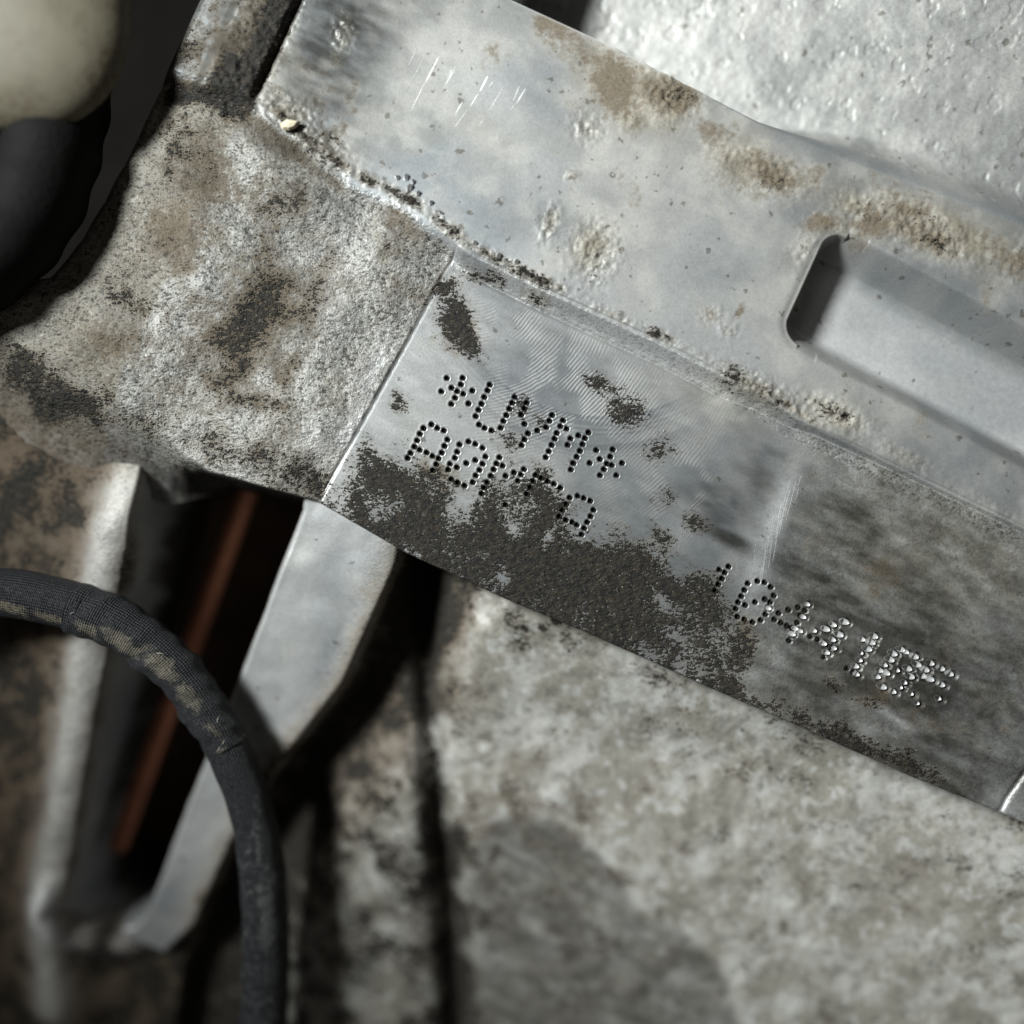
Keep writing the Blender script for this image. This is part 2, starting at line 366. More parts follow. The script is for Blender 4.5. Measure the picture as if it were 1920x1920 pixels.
def upper_height(x, y, detail=True):
    u, v = to_uv(x, y)
    ul = ULEFT(v); l1 = L1(u) - 420 * S((-92 - u) / 8); l2 = L2(u); l3 = L3(u)  # flange runs on out of view, added to shade the upper wall
    # milled pad; to the right it runs into unmachined casting that stands a little higher and bulges
    right = S((u - 700) / 300)
    zp = 16 * right + 5 * bell((v - 250) / 210) * right
    scr = bell((u - 766) / 30) * S((v - 20) / 60) * S((330 - v) / 120)
    zp = zp + 2.5 * scr
    zp = zp + 1.2 * S((u - 735) / 140) - 1.5 * S((v - 330 - 0.02 * u) / 3) * S((735 - u) / 30) * S((u - 380) / 60)
    # rough shoulder left of the pad
    zc = 1.5 + 12 * S((ul - u) / 140) + 10 * S((100 - v) / 160) * S((ul - u) / 140) - 10 * S((v - 330) / 220) + (fbm(x, y, 150, 2) - .5) * 26 * S((ul - u) / 60)
    face = np.where(u > ul, zp, zc)
    tw = 4.5 + 40 * S((25 - v) / 40)
    tpad = S((u - ul + tw / 2) / tw)
    face = zc * (1 - tpad) + zp * tpad
    groove = bell((u - ul) / 2.2) * 0.8 * S((v - 5) / 20)
    face = face - groove
    # flange above, joined by a slanted wall
    wallw = np.interp(u, [-430, -100, 0, 60, 560, 650, 760], [60, 50, 30, 34, 36, 26, 10])
    t = (l2 + wallw - v) / wallw
    za = ZA + 3 * (fbm(x, y, 260, 5) - .5)
    z = face + (za - face) * S(t * 0.5 + 0.25 * t * t + .25 * np.clip(t, 0, 1))
    z = np.where(t >= 1, za, np.where(t <= 0, face, z))
    z = z - 3.0 * bell((v - l2 - wallw) / 3.0) * S((u - 40) / 40) - 3.5 * bell((v - l2 - 1) / 3.0) * S((u - 20) / 40) * S((640 - u) / 40) - 3.5 * bell((v - l2) / 2.6) * S((u - 690) / 60)
    # rib at the far upper left
    ua = -442.0
    lr = S((ua - u) / 10) * S((-88 + (u + 600) * -0.25 - v) / 16)
    z = z + 10 * lr - 9 * bell((u - ua) / 6) * S((-130 - v) / 30)
    z = z - 14 * S((-530 - u) / 30) * lr
    # pocket sunk in the flange
    vc = -251 + (u - 650) * 0.058
    pz = 80 * S((u - 621) / 12) * S((v - vc + 120) / 46) * S((vc + 120 - v) / 58)
    bx = np.maximum(np.abs(v - vc) - 70, 0); by = np.maximum(660 - u, 0)
    rr = np.hypot(bx, by)
    pz = np.where(u < 660, np.minimum(pz, 80 * S((40 - rr) / 14)), pz)
    z = z - pz
    z = z - 3 * bell((rr - 42) / 8) * (u < 700)
    # casting beyond the flange
    e = l1 - v
    dep = 165 - 62 * S((u - 20) / 900)
    wid = 15 + 90 * S((u - 240) / 420)
    up = za - dep * S(e / wid) + 0.16 * np.maximum(e - 60, 0) + 16 * (fbm(x, y, 230, 3) - .5) * S(e / 120)
    z = np.where(e > 0, up, z)
    # left end rolls off into the dark gap
    ur = np.interp(v, [-500, -90, 55, 225, 320, 380, 430], [-604, -606, -613, -628, -650, -745, -1100])
    r = ur - u
    z = z - 560 * S(r / 190) * (r > 0) - 16 * S((r + 70) / 70)
    # lower rim
    g = v - l3
    rw = np.interp(u, [-480, -330, -240, -100], [220, 130, 24, 14])
    rd = np.interp(u, [-480, -330, -240, -100], [120, 150, 190, 190])
    z = z - rd * S((g + rw * 0.35) / rw)
    if detail:
        cr = crust_field(x, y, u, v, ul, l2)
        z = z + (fbm(x, y, 10, 1, 2) - .52) * 11 * cr
        gr = grain_field(x, y, u, v, ul, l1, l2)
        z = z + (fbm(x, y, 10, 4, 2) - .5) * 3 * gr + (fbm(x, y, 40, 6, 2) - .5) * 4 * gr
        pits = S((fbm(x, y, 30, 6, 3) - .66) / .06) * (e > 40)
        z = z - 1.5 * pits + (fbm(x, y, 14, 3, 2) - .5) * 1.8 * S(e / 80) + (fbm(x, y, 55, 5, 2) - .5) * 2.6 * S(e / 80)
        z = z - 5 * bell(seg_dist(x, y, [(1862, 1528), (1880, 1490), (1925, 1425), (1990, 1370)]) / 5)
        ed = bell((v - l3) / 9) * (fbm(x, y, 16, 5, 2) - .5) * 8
        z = z + ed
    return z

def crust_field(x, y, u, v, ul, l2):
    edge = bell((v - l2 + 9) / 10) * S((u + 440) / 20) * np.interp(u, [-440, -100, 100, 300, 560, 700, 760, 900], [1, 1, .9, .55, .7, .9, .5, .15])
    edge = edge * (0.35 + 0.9 * S((fbm(x, y, 45, 2) - .35) / .25))
    corner = bell((u + 487) / 42) * S((-75 - v) / 20) * S((v + 460) / 50)
    line = bell((v + 85 + (u + 600) * .25) / 18) * S((u + 620) / 20) * S((-420 - u) / 30)
    return np.clip(np.maximum(np.maximum(blobs(x, y, CRUST), edge), np.maximum(corner, line)), 0, 1)

def grain_field(x, y, u, v, ul, l1, l2):
    c = S((ul - u - 2) / 6) * S((v - l2 - 4) / 12)
    strip = (u > ul) * S((v - l2) / 4) * S((l2 + 38 - v) / 4) * .35
    return np.clip(c * .9 + strip, 0, 1)

# ---- grid
def axis(a, b, fa, fb, coarse, fine):
    return np.concatenate([np.arange(a, fa, coarse), np.arange(fa, fb, fine), np.arange(fb, b, coarse)])
us = axis(-1180, 1640, -50, 1210, 2.5, 1.9)
vs = axis(-1040, 640, -70, 520, 2.5, 1.9)
UU, VV = np.meshgrid(us, vs, indexing='ij')
XX, YY = to_xy(UU, VV)
ZZ = upper_height(XX, YY)
# punched dots
for ch in CHARS:
    for (px, py, b) in ch:
        r = 5.6 + 3.2 * b
        u0, v0 = to_uv(px, py)
        i0, i1 = np.searchsorted(us, [u0 - 2 * r, u0 + 2 * r]); j0, j1 = np.searchsorted(vs, [v0 - 2 * r, v0 + 2 * r])
        sl = (slice(i0, i1), slice(j0, j1))
        q = np.hypot(UU[sl] - u0, VV[sl] - v0) / r
        ZZ[sl] = ZZ[sl] - 9 * np.clip(1 - q * q, 0, 1) + 0.45 * bell((q - 1.25) / .22)

def upper_attrs(x, y):
    u, v = to_uv(x, y); ul = ULEFT(v); l1 = L1(u) - 420 * S((-92 - u) / 8); l2 = L2(u); l3 = L3(u)
    a = {}
    onC = S((ul - u) / 4) * S((v - l2 - 10) / 14)
    wallw = np.interp(u, [-430, -100, 0, 60, 560, 650, 760], [60, 50, 30, 34, 36, 26, 10])
    onpad = S((u - ul) / 3) * S((v - l2 - wallw + 3) / 6)
    e = l1 - v
    cr = crust_field(x, y, u, v, ul, l2)
    gr = grain_field(x, y, u, v, ul, l1, l2)
    rightcast = onpad * S((u - 660) / 260)
    a['grain'] = np.clip(gr + cr * .5 + .13 * S(e / 40) + .26 * rightcast, 0, 1)
    a['warm'] = np.clip(.40 * onC + .30 * S((fbm(x, y, 170, 6) - .42) / .2) * (v < l2) * (v > l1) + .8 * cr * (v > l1) + .8 * blobs(x, y, [(1170, 170, 110, 70, 40, 1), (1450, 330, 130, 50, 22, .8), (1750, 440, 150, 50, 22, .7), (940, 290, 80, 70, 0, .45), (1780, 1050, 260, 120, 25, .75), (1350, 760, 130, 40, 25, .6), (1650, 930, 100, 90, 20, .5)])
                        + .35 * S(e / 60) + .5 * S((-450 - u) / 20) * onC, 0, 1)
    # dark grime
    P1 = [(640, 905), (690, 815), (745, 830), (800, 880), (850, 900), (878, 950), (905, 905), (950, 878), (1005, 880), (1050, 915), (1068, 960), (1120, 1000), (1160, 1000), (1215, 1012), (1255, 1050), (1320, 1065), (1385, 1120), (1425, 1180), (1430, 1245), (1410, 1300), (1470, 1330), (1650, 1420), (1740, 1500), (1000, 1250), (560, 980)]
    sd = poly_sd(x, y, P1)
    g = S((40 - sd) / 105) * (.80 + .14 * S((x - 830) / 100) - .30 * S((x - 1130) / 260))
    g = g * (1 - .8 * blobs(x, y, [(1240, 1120, 26, 14, 60, 1), (955, 985, 16, 30, 150, .7), (1030, 1000, 10, 25, 20, .6), (700, 940, 60, 30, 25, .35), (745, 880, 40, 24, 25, .25), (640, 960, 30, 20, 20, .4), (945, 1085, 12, 16, 0, .6), (1130, 1090, 14, 9, 0, .6), (905, 1040, 14, 10, 20, .6), (1240, 1180, 50, 14, 30, .35), (1330, 1230, 60, 18, 30, .4)]))
    g = np.maximum(g, blobs(x, y, [(845, 590, 34, 60, -28, .85), (880, 650, 22, 50, -40, .7), (830, 545, 30, 20, 0, .8), (745, 745, 22, 26, 0, .45), (1130, 715, 36, 20, 30, .5), (1180, 775, 36, 30, 30, .55), (1240, 845, 26, 26, 0, .62), (1255, 930, 26, 24, 0, .6), (1230, 1000, 30, 18, 30, .5), (975, 760, 20, 26, 20, .4), (955, 820, 28, 22, 0, .45), (1010, 790, 26, 16, 60, .4),
                                   (1310, 980, 50, 20, 25, .4), (690, 850, 20, 14, 0, .6), (1080, 960, 24, 40, 0, .45), (900, 520, 40, 14, 20, .5), (1560, 1370, 120, 26, 24, .75), (1700, 1430, 90, 26, 24, .7), (1380, 1300, 100, 30, 24, .85), (1560, 1290, 60, 14, 28, .45), (1620, 1320, 40, 16, 0, .4)]))
    a_g_pad = g * S((u - ul + 30) / 30)
    gC = blobs(x, y, [(490, 590, 55, 130, 20, .80), (430, 650, 70, 60, 30, .62), (540, 400, 60, 60, 30, .42), (370, 330, 40, 60, 20, .3), (390, 560, 60, 80, 20, .33), (300, 480, 40, 40, 0, .3), (480, 470, 60, 40, 0, .35), (100, 740, 130, 60, 25, .9), (300, 800, 130, 40, 25, .5), (480, 870, 120, 34, 20, .62), (570, 900, 60, 40, 20, .55), (640, 760, 14, 20, 0, .3),
                       (20, 690, 60, 60, 0, .8), (540, 700, 40, 50, 10, .3), (740, 470, 40, 20, 20, .35), (790, 560, 30, 40, 30, .45), (380, 830, 90, 40, 20, .55), (330, 300, 60, 90, 20, .36), (250, 560, 120, 90, 20, .34), (600, 470, 60, 60, 0, .3), (560, 560, 60, 120, 20, .36), (450, 750, 120, 60, 20, .33)]) * onC * (.62 + .35 * fbm(x, y, 70, 3))
    ribz = S((-445 - u) / 8) * S((-90 - v) / 20)
    rib = .25 * ribz + .5 * S((-445 - u) / 8) * S((-90 - v) / 20) * bell((u + 470) / 30) + .5 * bell((u + 443) / 7) * S((-90 - v) / 30)
    a['dirt_shade'] = np.clip(np.maximum(np.maximum(a_g_pad, gC), rib) + .45 * cr * (v > l2 - 60) * (u < 700) + .2 * cr, 0, 1) * (e < 8)
    a['dirt_shade'] = np.maximum(a['dirt_shade'], S((g_roll(u, v)) / 120) * .95)  # shoulder darkened where it rolls into the gap
    a['dirt_shade'] = np.maximum(a['dirt_shade'], S((v - l3 + 4) / 6) * .8 * S((u + 330) / 40))
    a['tan'] = np.clip(.36 * onC + .34 * S((fbm(x, y, 110, 2) - .54) / .14) * (v < l2) * (v > l1) + blobs(x, y, [(1150, 175, 75, 50, 70, 1.0), (1120, 130, 60, 30, 40, .7), (1240, 190, 70, 40, 25, .9), (1020, 60, 80, 26, 26, .5), (1330, 260, 60, 30, 22, .7), (1440, 330, 90, 40, 22, .75), (1700, 440, 150, 40, 22, .65), (1890, 500, 70, 50, 20, .7), (1550, 425, 60, 20, 0, .6), (1380, 590, 8, 16, 20, .9),
                                       (860, 620, 60, 80, -30, .6), (820, 880, 60, 40, 25, .6), (500, 600, 90, 140, 20, .55), (440, 640, 90, 70, 30, .5), (380, 350, 60, 80, 0, .5), (470, 110, 40, 100, 15, .8), (540, 280, 90, 30, 32, .5), (200, 660, 80, 60, 0, .4), (330, 440, 60, 80, 0, .45), (740, 430, 60, 40, 0, .4),
                                       (1630, 790, 24, 12, 20, .5), (1690, 1330, 140, 40, 24, .75), (1800, 1230, 80, 80, 0, .35), (1540, 1010, 60, 40, 0, .45), (1640, 1080, 90, 60, 20, .5), (1400, 1180, 30, 60, 0, .7), (1860, 1340, 60, 60, 0, .4), (1530, 900, 30, 20, 0, .5)]), 0, 1)
    a['oil_shade'] = np.clip(.40 * onC * (.5 + fbm(x, y, 90, 1)) + blobs(x, y, [(1480, 1060, 34, 46, 0, .55), (1540, 1120, 80, 42, 30, .85), (1630, 1180, 100, 36, 24, .8), (1720, 1220, 90, 44, 24, .55), (1560, 1230, 150, 44, 24, .55), (1660, 1290, 140, 36, 24, .65), (1350, 950, 70, 40, 20, .5), (1420, 900, 40, 50, 0, .35), (1600, 1000, 160, 90, 25, .35), (1800, 1160, 170, 90, 25, .35), (1370, 1010, 50, 14, 25, .75),
                                         (1750, 1390, 120, 50, 24, .4), (1690, 1440, 140, 16, 24, .9), (1640, 1230, 190, 60, 24, .8), (1500, 1290, 90, 50, 24, .5), (1560, 1385, 120, 14, 24, .8), (560, 350, 40, 40, 0, .3), (625, 110, 130, 250, 18, .88), (690, 20, 140, 130, 0, .45), (640, 260, 90, 60, 30, .4)]) + .20 * rightcast + .36 * onpad + .10 * (v < l2) * (v > l1), 0, 1)  # upper-left flange blobs paint in the lamp's fall-off
    a['oil_shade'] = np.clip(a['oil_shade'] + .6 * ribz, 0, 1); a['tan'] = np.clip(a['tan'] + .4 * ribz, 0, 1)
    a['rub_light'] = np.clip(blobs(x, y, [(1458, 965, 18, 95, 21, .50), (1418, 1070, 20, 60, 8, .40), (660, 790, 18, 60, 28, .45), (700, 700, 18, 60, 28, .35), (590, 840, 40, 40, 0, .3), (620, 560, 40, 60, 0, .2), (1450, 1240, 20, 20, 0, .2), (1880, 1510, 40, 30, 0, .5), (1670, 1345, 40, 10, 35, .5), (1850, 1170, 60, 26, 0, .2)])  # blobs beside the pad's left edge paint in a specular band
                        + .5 * bell((v - L1(u)) / 3) * S((u + 100) / 20) * S((250 - u) / 60) + .20 * S(e / 60) * (.5 + .5 * fbm(x, y, 120, 2)), 0, 1)
    a['rub_light'] = np.clip(a['rub_light'] + .75 * S((u - 650) / 30) * S((v + 330 - .058 * (u - 650)) / 40) * S((-160 + .058 * (u - 650) - v) / 30), 0, 1)  # pocket floor made brighter, clear of its edges
    a['mott'] = np.clip(.45 * rightcast + .12 * onC, 0, 1)
    a['mill'] = onpad * S((655 - u) / 40) * S((v + 5) / 10) * S((400 - v) / 80) * np.clip(.22 + blobs(x, y, [(1080, 740, 130, 90, 20, 1), (960, 620, 70, 50, 30, .6), (1270, 900, 60, 60, 0, .6)]), 0, 1)
    a['spk'] = np.clip(.85 * (v < l2) * (u > -420) * S((v - l1) / 10) + .95 * S(e / 30) + .35 * onpad, 0, 1)
    return a

def g_roll(u, v):
    ur = np.interp(v, [-500, -90, 55, 225, 320, 380, 430], [-604, -606, -613, -628, -650, -745, -1100])
    return ur - u

def noise_attrs(x, y):
    u, v = to_uv(x, y)
    sm = fbm(u * .35, v, 16, 2, 3)
    st = lambda q: np.clip(.5 + (q - q.mean()) / q.std() * .17, 0, 1)
    return {'nb': st(fbm(x, y, 190, 1, 4)), 'nm': st(fbm(x + .4 * y, y - .4 * x, 46, 3, 4)), 'big': st(fbm(x + .7 * y, y - .7 * x, 84, 0, 4)), 'fine': st(fbm(x - .3 * y, y + .3 * x, 20, 5, 3)), 'smear': st(sm)}
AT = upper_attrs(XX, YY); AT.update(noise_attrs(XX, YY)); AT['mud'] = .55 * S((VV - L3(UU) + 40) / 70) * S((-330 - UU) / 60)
nu, nv = len(us), len(vs)
idx = np.arange(nu * nv).reshape(nu, nv)
quads = np.stack([idx[:-1, :-1], idx[:-1, 1:], idx[1:, 1:], idx[1:, :-1]], -1).reshape(-1, 4)
uc = .5 * (UU[:-1, :-1] + UU[1:, 1:]).ravel(); vcn = .5 * (VV[:-1, :-1] + VV[1:, 1:]).ravel()
xc, yc = to_xy(uc, vcn); zc_ = ZZ[1:, 1:].ravel()
keep = (xc > -160) & (xc < 2080) & (yc > -200) & (yc < 2000)
keep &= (vcn < L3(uc) + np.interp(uc, [-480, -330, -240, -100], [150, 90, 26, 12]))
keep &= zc_ > -480
e_c = L1(uc) - 420 * S((-92 - uc) / 8) - vcn
lab = np.where(e_c > 0, 3, np.where(vcn < L2(uc), 0, np.where(uc > ULEFT(vcn), 1, 2)))
lab = np.where((lab == 0) & (uc < -442), 4, lab)
lab = np.where((lab == 2) & (uc < -442) & (vcn < -88 + (uc + 600) * -.25), 4, lab)
allv = np.stack([(XX.ravel() - 960) * PX, (960 - YY.ravel()) * PX, ZZ.ravel() * PX], 1)

def sub_mesh(name, mask, quads, allv, AT, label=None):
    f = quads[mask]
    ids, inv = np.unique(f.ravel(), return_inverse=True)
    o = mesh_obj(name, allv[ids], inv.reshape(-1, 4), M_CAST, housing, {k: a.ravel()[ids] for k, a in AT.items()})
    if label: o['label'] = label
    return o
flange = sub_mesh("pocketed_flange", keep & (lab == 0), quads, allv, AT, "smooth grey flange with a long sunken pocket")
pad = sub_mesh("stamped_pad", keep & (lab == 1), quads, allv, AT, "milled pad with dot-punched characters half hidden by grime")
sub_mesh("rough_shoulder", keep & (lab == 2), quads, allv, AT, "coarse sand-cast shoulder stained brown")
sub_mesh("pitted_wall", keep & (lab == 3), quads, allv, AT, "bright pitted casting wall")
sub_mesh("crusted_rib", keep & (lab == 4), quads, allv, AT, "rib crusted with brown deposit")

# ---- punched characters
def bowls(name, dots, mat, bright):
    V, F = [], []
    for (px, py, b) in dots:
        R = (4.35 + rngl.uniform(-.5, .35)) if not bright else 5.4 * (.5 + .5 * b)
        stretch = 1.0 if not bright else 1.0 + .75 * min(b, 1.1)
        zc = float(upper_height(np.array([px]), np.array([py]), False)[0])
        x0, y0 = lift(px, py, zc)
        n = 12; base = len(V)
        ang = math.radians(20)
        prof = [(1.0, .7), (.78, -2.4), (.45, -4.8)] if not bright else [(1.0, .5), (.8, -.4), (.45, -1.3)]
        for rr, dz in prof:
            for i in range(n):
                t = 2 * math.pi * i / n
                lx = R * rr * stretch * math.cos(t) + (R * (1 - rr) * .25 if bright else 0); ly = R * rr * math.sin(t)
                V.append(Wd(x0 + lx * math.cos(ang) - ly * math.sin(ang), y0 + lx * math.sin(ang) + ly * math.cos(ang), zc + dz))
        V.append(Wd(x0 + (R * .2 if bright else 0), y0, zc + prof[-1][1] - .7)); c = len(V) - 1
        for k in range(len(prof) - 1):
            for i in range(n):
                j = (i + 1) % n
                F.append((base + k * n + j, base + k * n + i, base + (k + 1) * n + i, base + (k + 1) * n + j))
        for i in range(n):
            F.append((base + (len(prof) - 1) * n + (i + 1) % n, base + (len(prof) - 1) * n + i, c))
    return mesh_obj(name, V, F, mat, pad)
rngl = random.Random(3)
for ch in CHARS:
    dk = [d for d in ch if d[2] == 0]; br = [d for d in ch if d[2] > 0]
    if dk: bowls("punched_character", dk, M_PIT, False)
    if br: bowls("punched_character", br, M_BRIGHT, True)

# ---- scratches: burred slivers of fresh metal on the flange and the pad
def sliver(parent, p0, p1, wid, zoff=.0, mat=None, name="scratch"):
    z0 = float(upper_height(np.array([p0[0]]), np.array([p0[1]]), False)[0]); z1 = float(upper_height(np.array([p1[0]]), np.array([p1[1]]), False)[0])
    a = np.array(lift(*p0, z0)); b = np.array(lift(*p1, z1)); d = (b - a) / np.hypot(*(b - a)); nn = np.array([-d[1], d[0]])
    V, F = [], []; K = 7
    for i in range(K):
        t = i / (K - 1); p = a + (b - a) * t; ww = wid * (.25 + .75 * math.sin(math.pi * min(max(t, .04), .96)) ** .6) * rngl.uniform(.9, 1.1)
        z = z0 + (z1 - z0) * t
        for s, h in ((-.5, -.4), (0, zoff + .5), (.5, -.4)):
            q = p + nn * s * ww; V.append(Wd(q[0], q[1], z + h))
    for i in range(K - 1):
        for s in range(2):
            F.append((i * 3 + s, (i + 1) * 3 + s, (i + 1) * 3 + s + 1, i * 3 + s + 1))
    return mesh_obj(name, V, F, mat or M_BURR, parent, smooth=False)
for x0, y0, x1, y1, wd in [(823, 107, 798, 155, 4), (797, 155, 771, 207, 2.5), (782, 90, 765, 125, 1.6), (856, 125, 832, 165, 2.5), (848, 128, 842, 145, 2), (915, 143, 900, 172, 4.5), (897, 175, 882, 200, 3), (878, 205, 850, 242, 2), (868, 190, 853, 216, 3),
                           (945, 162, 915, 212, 1.8), (925, 152, 918, 163, 2), (986, 166, 968, 195, 3), (975, 160, 962, 190, 2), (905, 225, 898, 236, 1.5), (965, 195, 958, 208, 1.5), (800, 100, 762, 170, 1.3)]:
    sliver(flange, (x0, y0), (x1, y1), wd * 1.35)
for k in range(26):
    f = rngl.random(); x0 = 1504 - f * 85 + rngl.uniform(-9, 9); y0 = 880 + f * 150 + rngl.uniform(-10, 30)
    L = rngl.uniform(18, 80); sl = rngl.uniform(.22, .42) * (1 - f) + rngl.uniform(-.02, .16) * f
    sliver(pad, (x0, y0), (x0 - L * sl, y0 + L), rngl.uniform(.6, 1.1), -.1, M_BRIGHT)
M_CHIP = simple("chipped_metal", (0.75, 0.76, 0.77), (0.9, 0.9, 0.9), 8, 0.3, 0.8)
for (cx, cy, rx, ry, an) in [(768, 352, 7, 13, 28), (784, 362, 5, 8, 25), (762, 332, 6, 9, 20), (808, 380, 5, 7, 30), (745, 332, 6, 6, 0), (775, 340, 4, 6, 0), (890, 455, 7, 6, 30), (935, 478, 6, 8, 30), (968, 490, 6, 7, 30), (826, 398, 6, 4, 30)]:
    z = float(upper_height(np.array([float(cx)]), np.array([float(cy)]), False)[0]) + 3
    x0, y0 = lift(cx, cy, z); V = []; a = math.radians(an)
    for i in range(7):
        t = 2 * math.pi * i / 7; r = rngl.uniform(.75, 1.15); lx, ly = rx * r * math.cos(t), ry * r * math.sin(t)
        V.append(Wd(x0 + lx * math.cos(a) - ly * math.sin(a), y0 + lx * math.sin(a) + ly * math.cos(a), z - 5))
    for i in range(7):
        t = 2 * math.pi * i / 7; r = rngl.uniform(.4, .6); lx, ly = rx * r * math.cos(t), ry * r * math.sin(t)
        V.append(Wd(x0 + lx * math.cos(a) - ly * math.sin(a), y0 + lx * math.sin(a) + ly * math.cos(a), z + 3 + 2.5 * math.cos(t + 2.5)))
    F = [((i + 1) % 7, i, 7 + i, 7 + (i + 1) % 7) for i in range(7)] + [tuple(range(13, 6, -1))]
    mesh_obj("metal_chip", V, F, M_CHIP, flange, smooth=False)

# ================================================================== LOWER CASTING
def lift_list(pts, z): return [lift(a, b, z) for a, b in pts]
POCK = lift_list([(325, 800), (600, 860), (590, 955), (470, 1230), (330, 1530), (250, 1720), (222, 1768), (170, 1785), (112, 1770), (92, 1735), (110, 1650), (200, 1330), (290, 1020)], -210)
BAR = lift_list([(600, 860), (800, 900), (762, 1052), (655, 1275), (515, 1450), (430, 1585), (335, 1780), (262, 1850), (180, 1820), (170, 1785), (222, 1768), (250, 1720), (330, 1530), (470, 1230), (590, 955)], -170)
RIDGE = lift_list([(305, 700), (268, 880), (215, 1060), (148, 1290), (84, 1530), (32, 1720), (12, 1850), (0, 2000)], -150)
DARK_BAND = lift_list([(800, 1000), (808, 1200), (825, 1450), (845, 1700), (860, 2000)], -300)  # groove added to give the wall its soft dark band
BARR = lift_list([(800, 900), (762, 1052), (655, 1275), (515, 1450), (430, 1585), (335, 1780), (280, 1900), (240, 2100)], -170)

def lower_height(x, y):
    u, v = to_uv(x, y)
    e = np.maximum(v - L3(u), -90)
    zb = -70 - .27 * e + 18 * (fbm(x, y, 260, 1) - .5)
    dp = poly_sd(x, y, POCK); db = poly_sd(x, y, BAR); dr = seg_dist(x, y, RIDGE); dg = seg_dist(x, y, DARK_BAND)
    z = zb + 58 * bell(dr / 74) * S((y - 850) / 160)
    dbr = seg_dist(x, y, BARR)
    rightside = x > np.interp(y, [p[1] for p in BARR], [p[0] for p in BARR])
    val = np.where(rightside, 70 * S(dbr / 26) * (1 - S((dbr - 60) / 170)), 0)
    z = z - val
    bz = zb + 42
    t = S((10 - db) / 20)
    z = z * (1 - t) + bz * t
    z = z + 46 * bell((dp - 40) / 42) * S((y - 1720) / 90) * S((10 + db) / 30)
    z = z - 420 * S((-dp + 6) / 34)
    z = z - 62 * bell(dg / (24 + .012 * (y - 1000))) * S((y - 990) / 80)
    z = z + (fbm(x, y, 22, 2, 2) - .5) * 3 * (db > 0) + (fbm(x, y, 60, 4, 2) - .5) * 6
    return z, dp, db, dr, dg, dbr, rightside

us2 = np.arange(-1300, 2100, 4.5); vs2 = np.arange(400, 2300, 4.5)
U2, V2 = np.meshgrid(us2, vs2, indexing='ij'); X2, Y2 = to_xy(U2, V2)
Z2, dp, db, dr, dg, dbr, rs = lower_height(X2, Y2)
A2 = {}
wall = rs * S((dbr - 60) / 90)
leftw = (1 - S((-dp + 4) / 8)) * (~rs) * (db > 0)
rid = bell((dr - 2) / 50) * (dp > -4)
k2 = D / (D - Z2); QX = 960 + (X2 - 960) * k2; QY = 960 + (Y2 - 960) * k2        # where each point sits in the photo, to place its stains
onbar = S((4 - db) / 8)
edge = onbar * bell(dbr / (26 + 26 * fbm(X2, Y2, 50, 3, 2)))
A2['grain'] = np.clip(.32 * leftw + .25 * rid * leftw + .16 * wall, 0, 1)
A2['warm'] = np.clip(.8 * leftw + .65 * wall * S((Y2 - 1200 - .1 * X2) / 200) + .9 * edge + .3 * wall, 0, 1)
A2['mott'] = np.clip(.9 * wall, 0, 1)
A2['tan'] = np.clip(1.25 * leftw * (1 - rid) + .35 * leftw * rid + .75 * edge + .95 * rs * (1 - S((dbr - 110) / 140)) + .42 * wall * blobs(QX, QY, [(1000, 1600, 500, 300, 20, 1), (1700, 1650, 260, 120, 20, .7)]), 0, 1)
st1 = poly_sd(QX, QY, [(880, 1600), (920, 1540), (985, 1525), (1060, 1550), (1130, 1610), (1185, 1690), (1215, 1725), (1280, 1745), (1340, 1800), (1375, 1860), (1390, 2000), (860, 2000)])
stain = S((14 - st1) / 26) * wall
spots = blobs(QX, QY, [(983, 1177, 6, 6, 0, 1), (1016, 1177, 6, 6, 0, 1), (1042, 1163, 11, 8, 20, 1)]) > .4
A2['oil_shade'] = np.clip(.72 * stain + .25 * wall * S((QY - 1300) / 500) * S((1500 - QX) / 900) + .55 * leftw * (1 - rid), 0, 1)  # wall also darkens towards the lower left
A2['dirt_shade'] = np.clip(.42 * leftw * (1 - rid) * (.8 + .4 * S((fbm(X2, Y2, 160, 3) - .3) / .4)) * 1.5 + 1.0 * S((-dp - 4) / 12) + .8 * rs * (1 - S((dbr - 60) / 160)) * S(dbr / 10) + .5 * bell(dg / 40) + .10 * wall + .22 * wall * S((1250 + .35 * (X2 - 900) - Y2) / 140)
                     + 1.0 * spots + .35 * wall * S((1000 - QX) / 260) * S((QY - 1350) / 300), 0, 1)  # strip right of the flat rib also darkened as its shadow
A2['grain'] = np.clip(A2['grain'] + .5 * edge, 0, 1)
A2['dirt_shade'] = np.clip(A2['dirt_shade'] + .38 * onbar * bell(dbr / 20) + -.15 * leftw * (1 - rid), 0, 1)
ring_ = bell((dp - 40) / 42) * S((Y2 - 1720) / 90) * (db > 0)
A2['rub_light'] = np.clip(.45 * ring_ + .36 * rid * S((Y2 - 860) / 60) + .12 * onbar + .1 * wall, 0, 1)  # rib crest painted paler where it catches light
A2['mill'] = 0 * X2; A2['spk'] = .25 * onbar
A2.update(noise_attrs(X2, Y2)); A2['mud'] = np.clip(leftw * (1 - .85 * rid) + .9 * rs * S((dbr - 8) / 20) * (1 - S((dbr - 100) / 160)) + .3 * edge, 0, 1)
A2['oil_shade'] = np.clip(A2['oil_shade'] - .3 * leftw, 0, 1)
nu2, nv2 = len(us2), len(vs2)
idx = np.arange(nu2 * nv2).reshape(nu2, nv2)
quads2 = np.stack([idx[:-1, :-1], idx[:-1, 1:], idx[1:, 1:], idx[1:, :-1]], -1).reshape(-1, 4)
c = lambda q: q[1:, 1:].ravel()
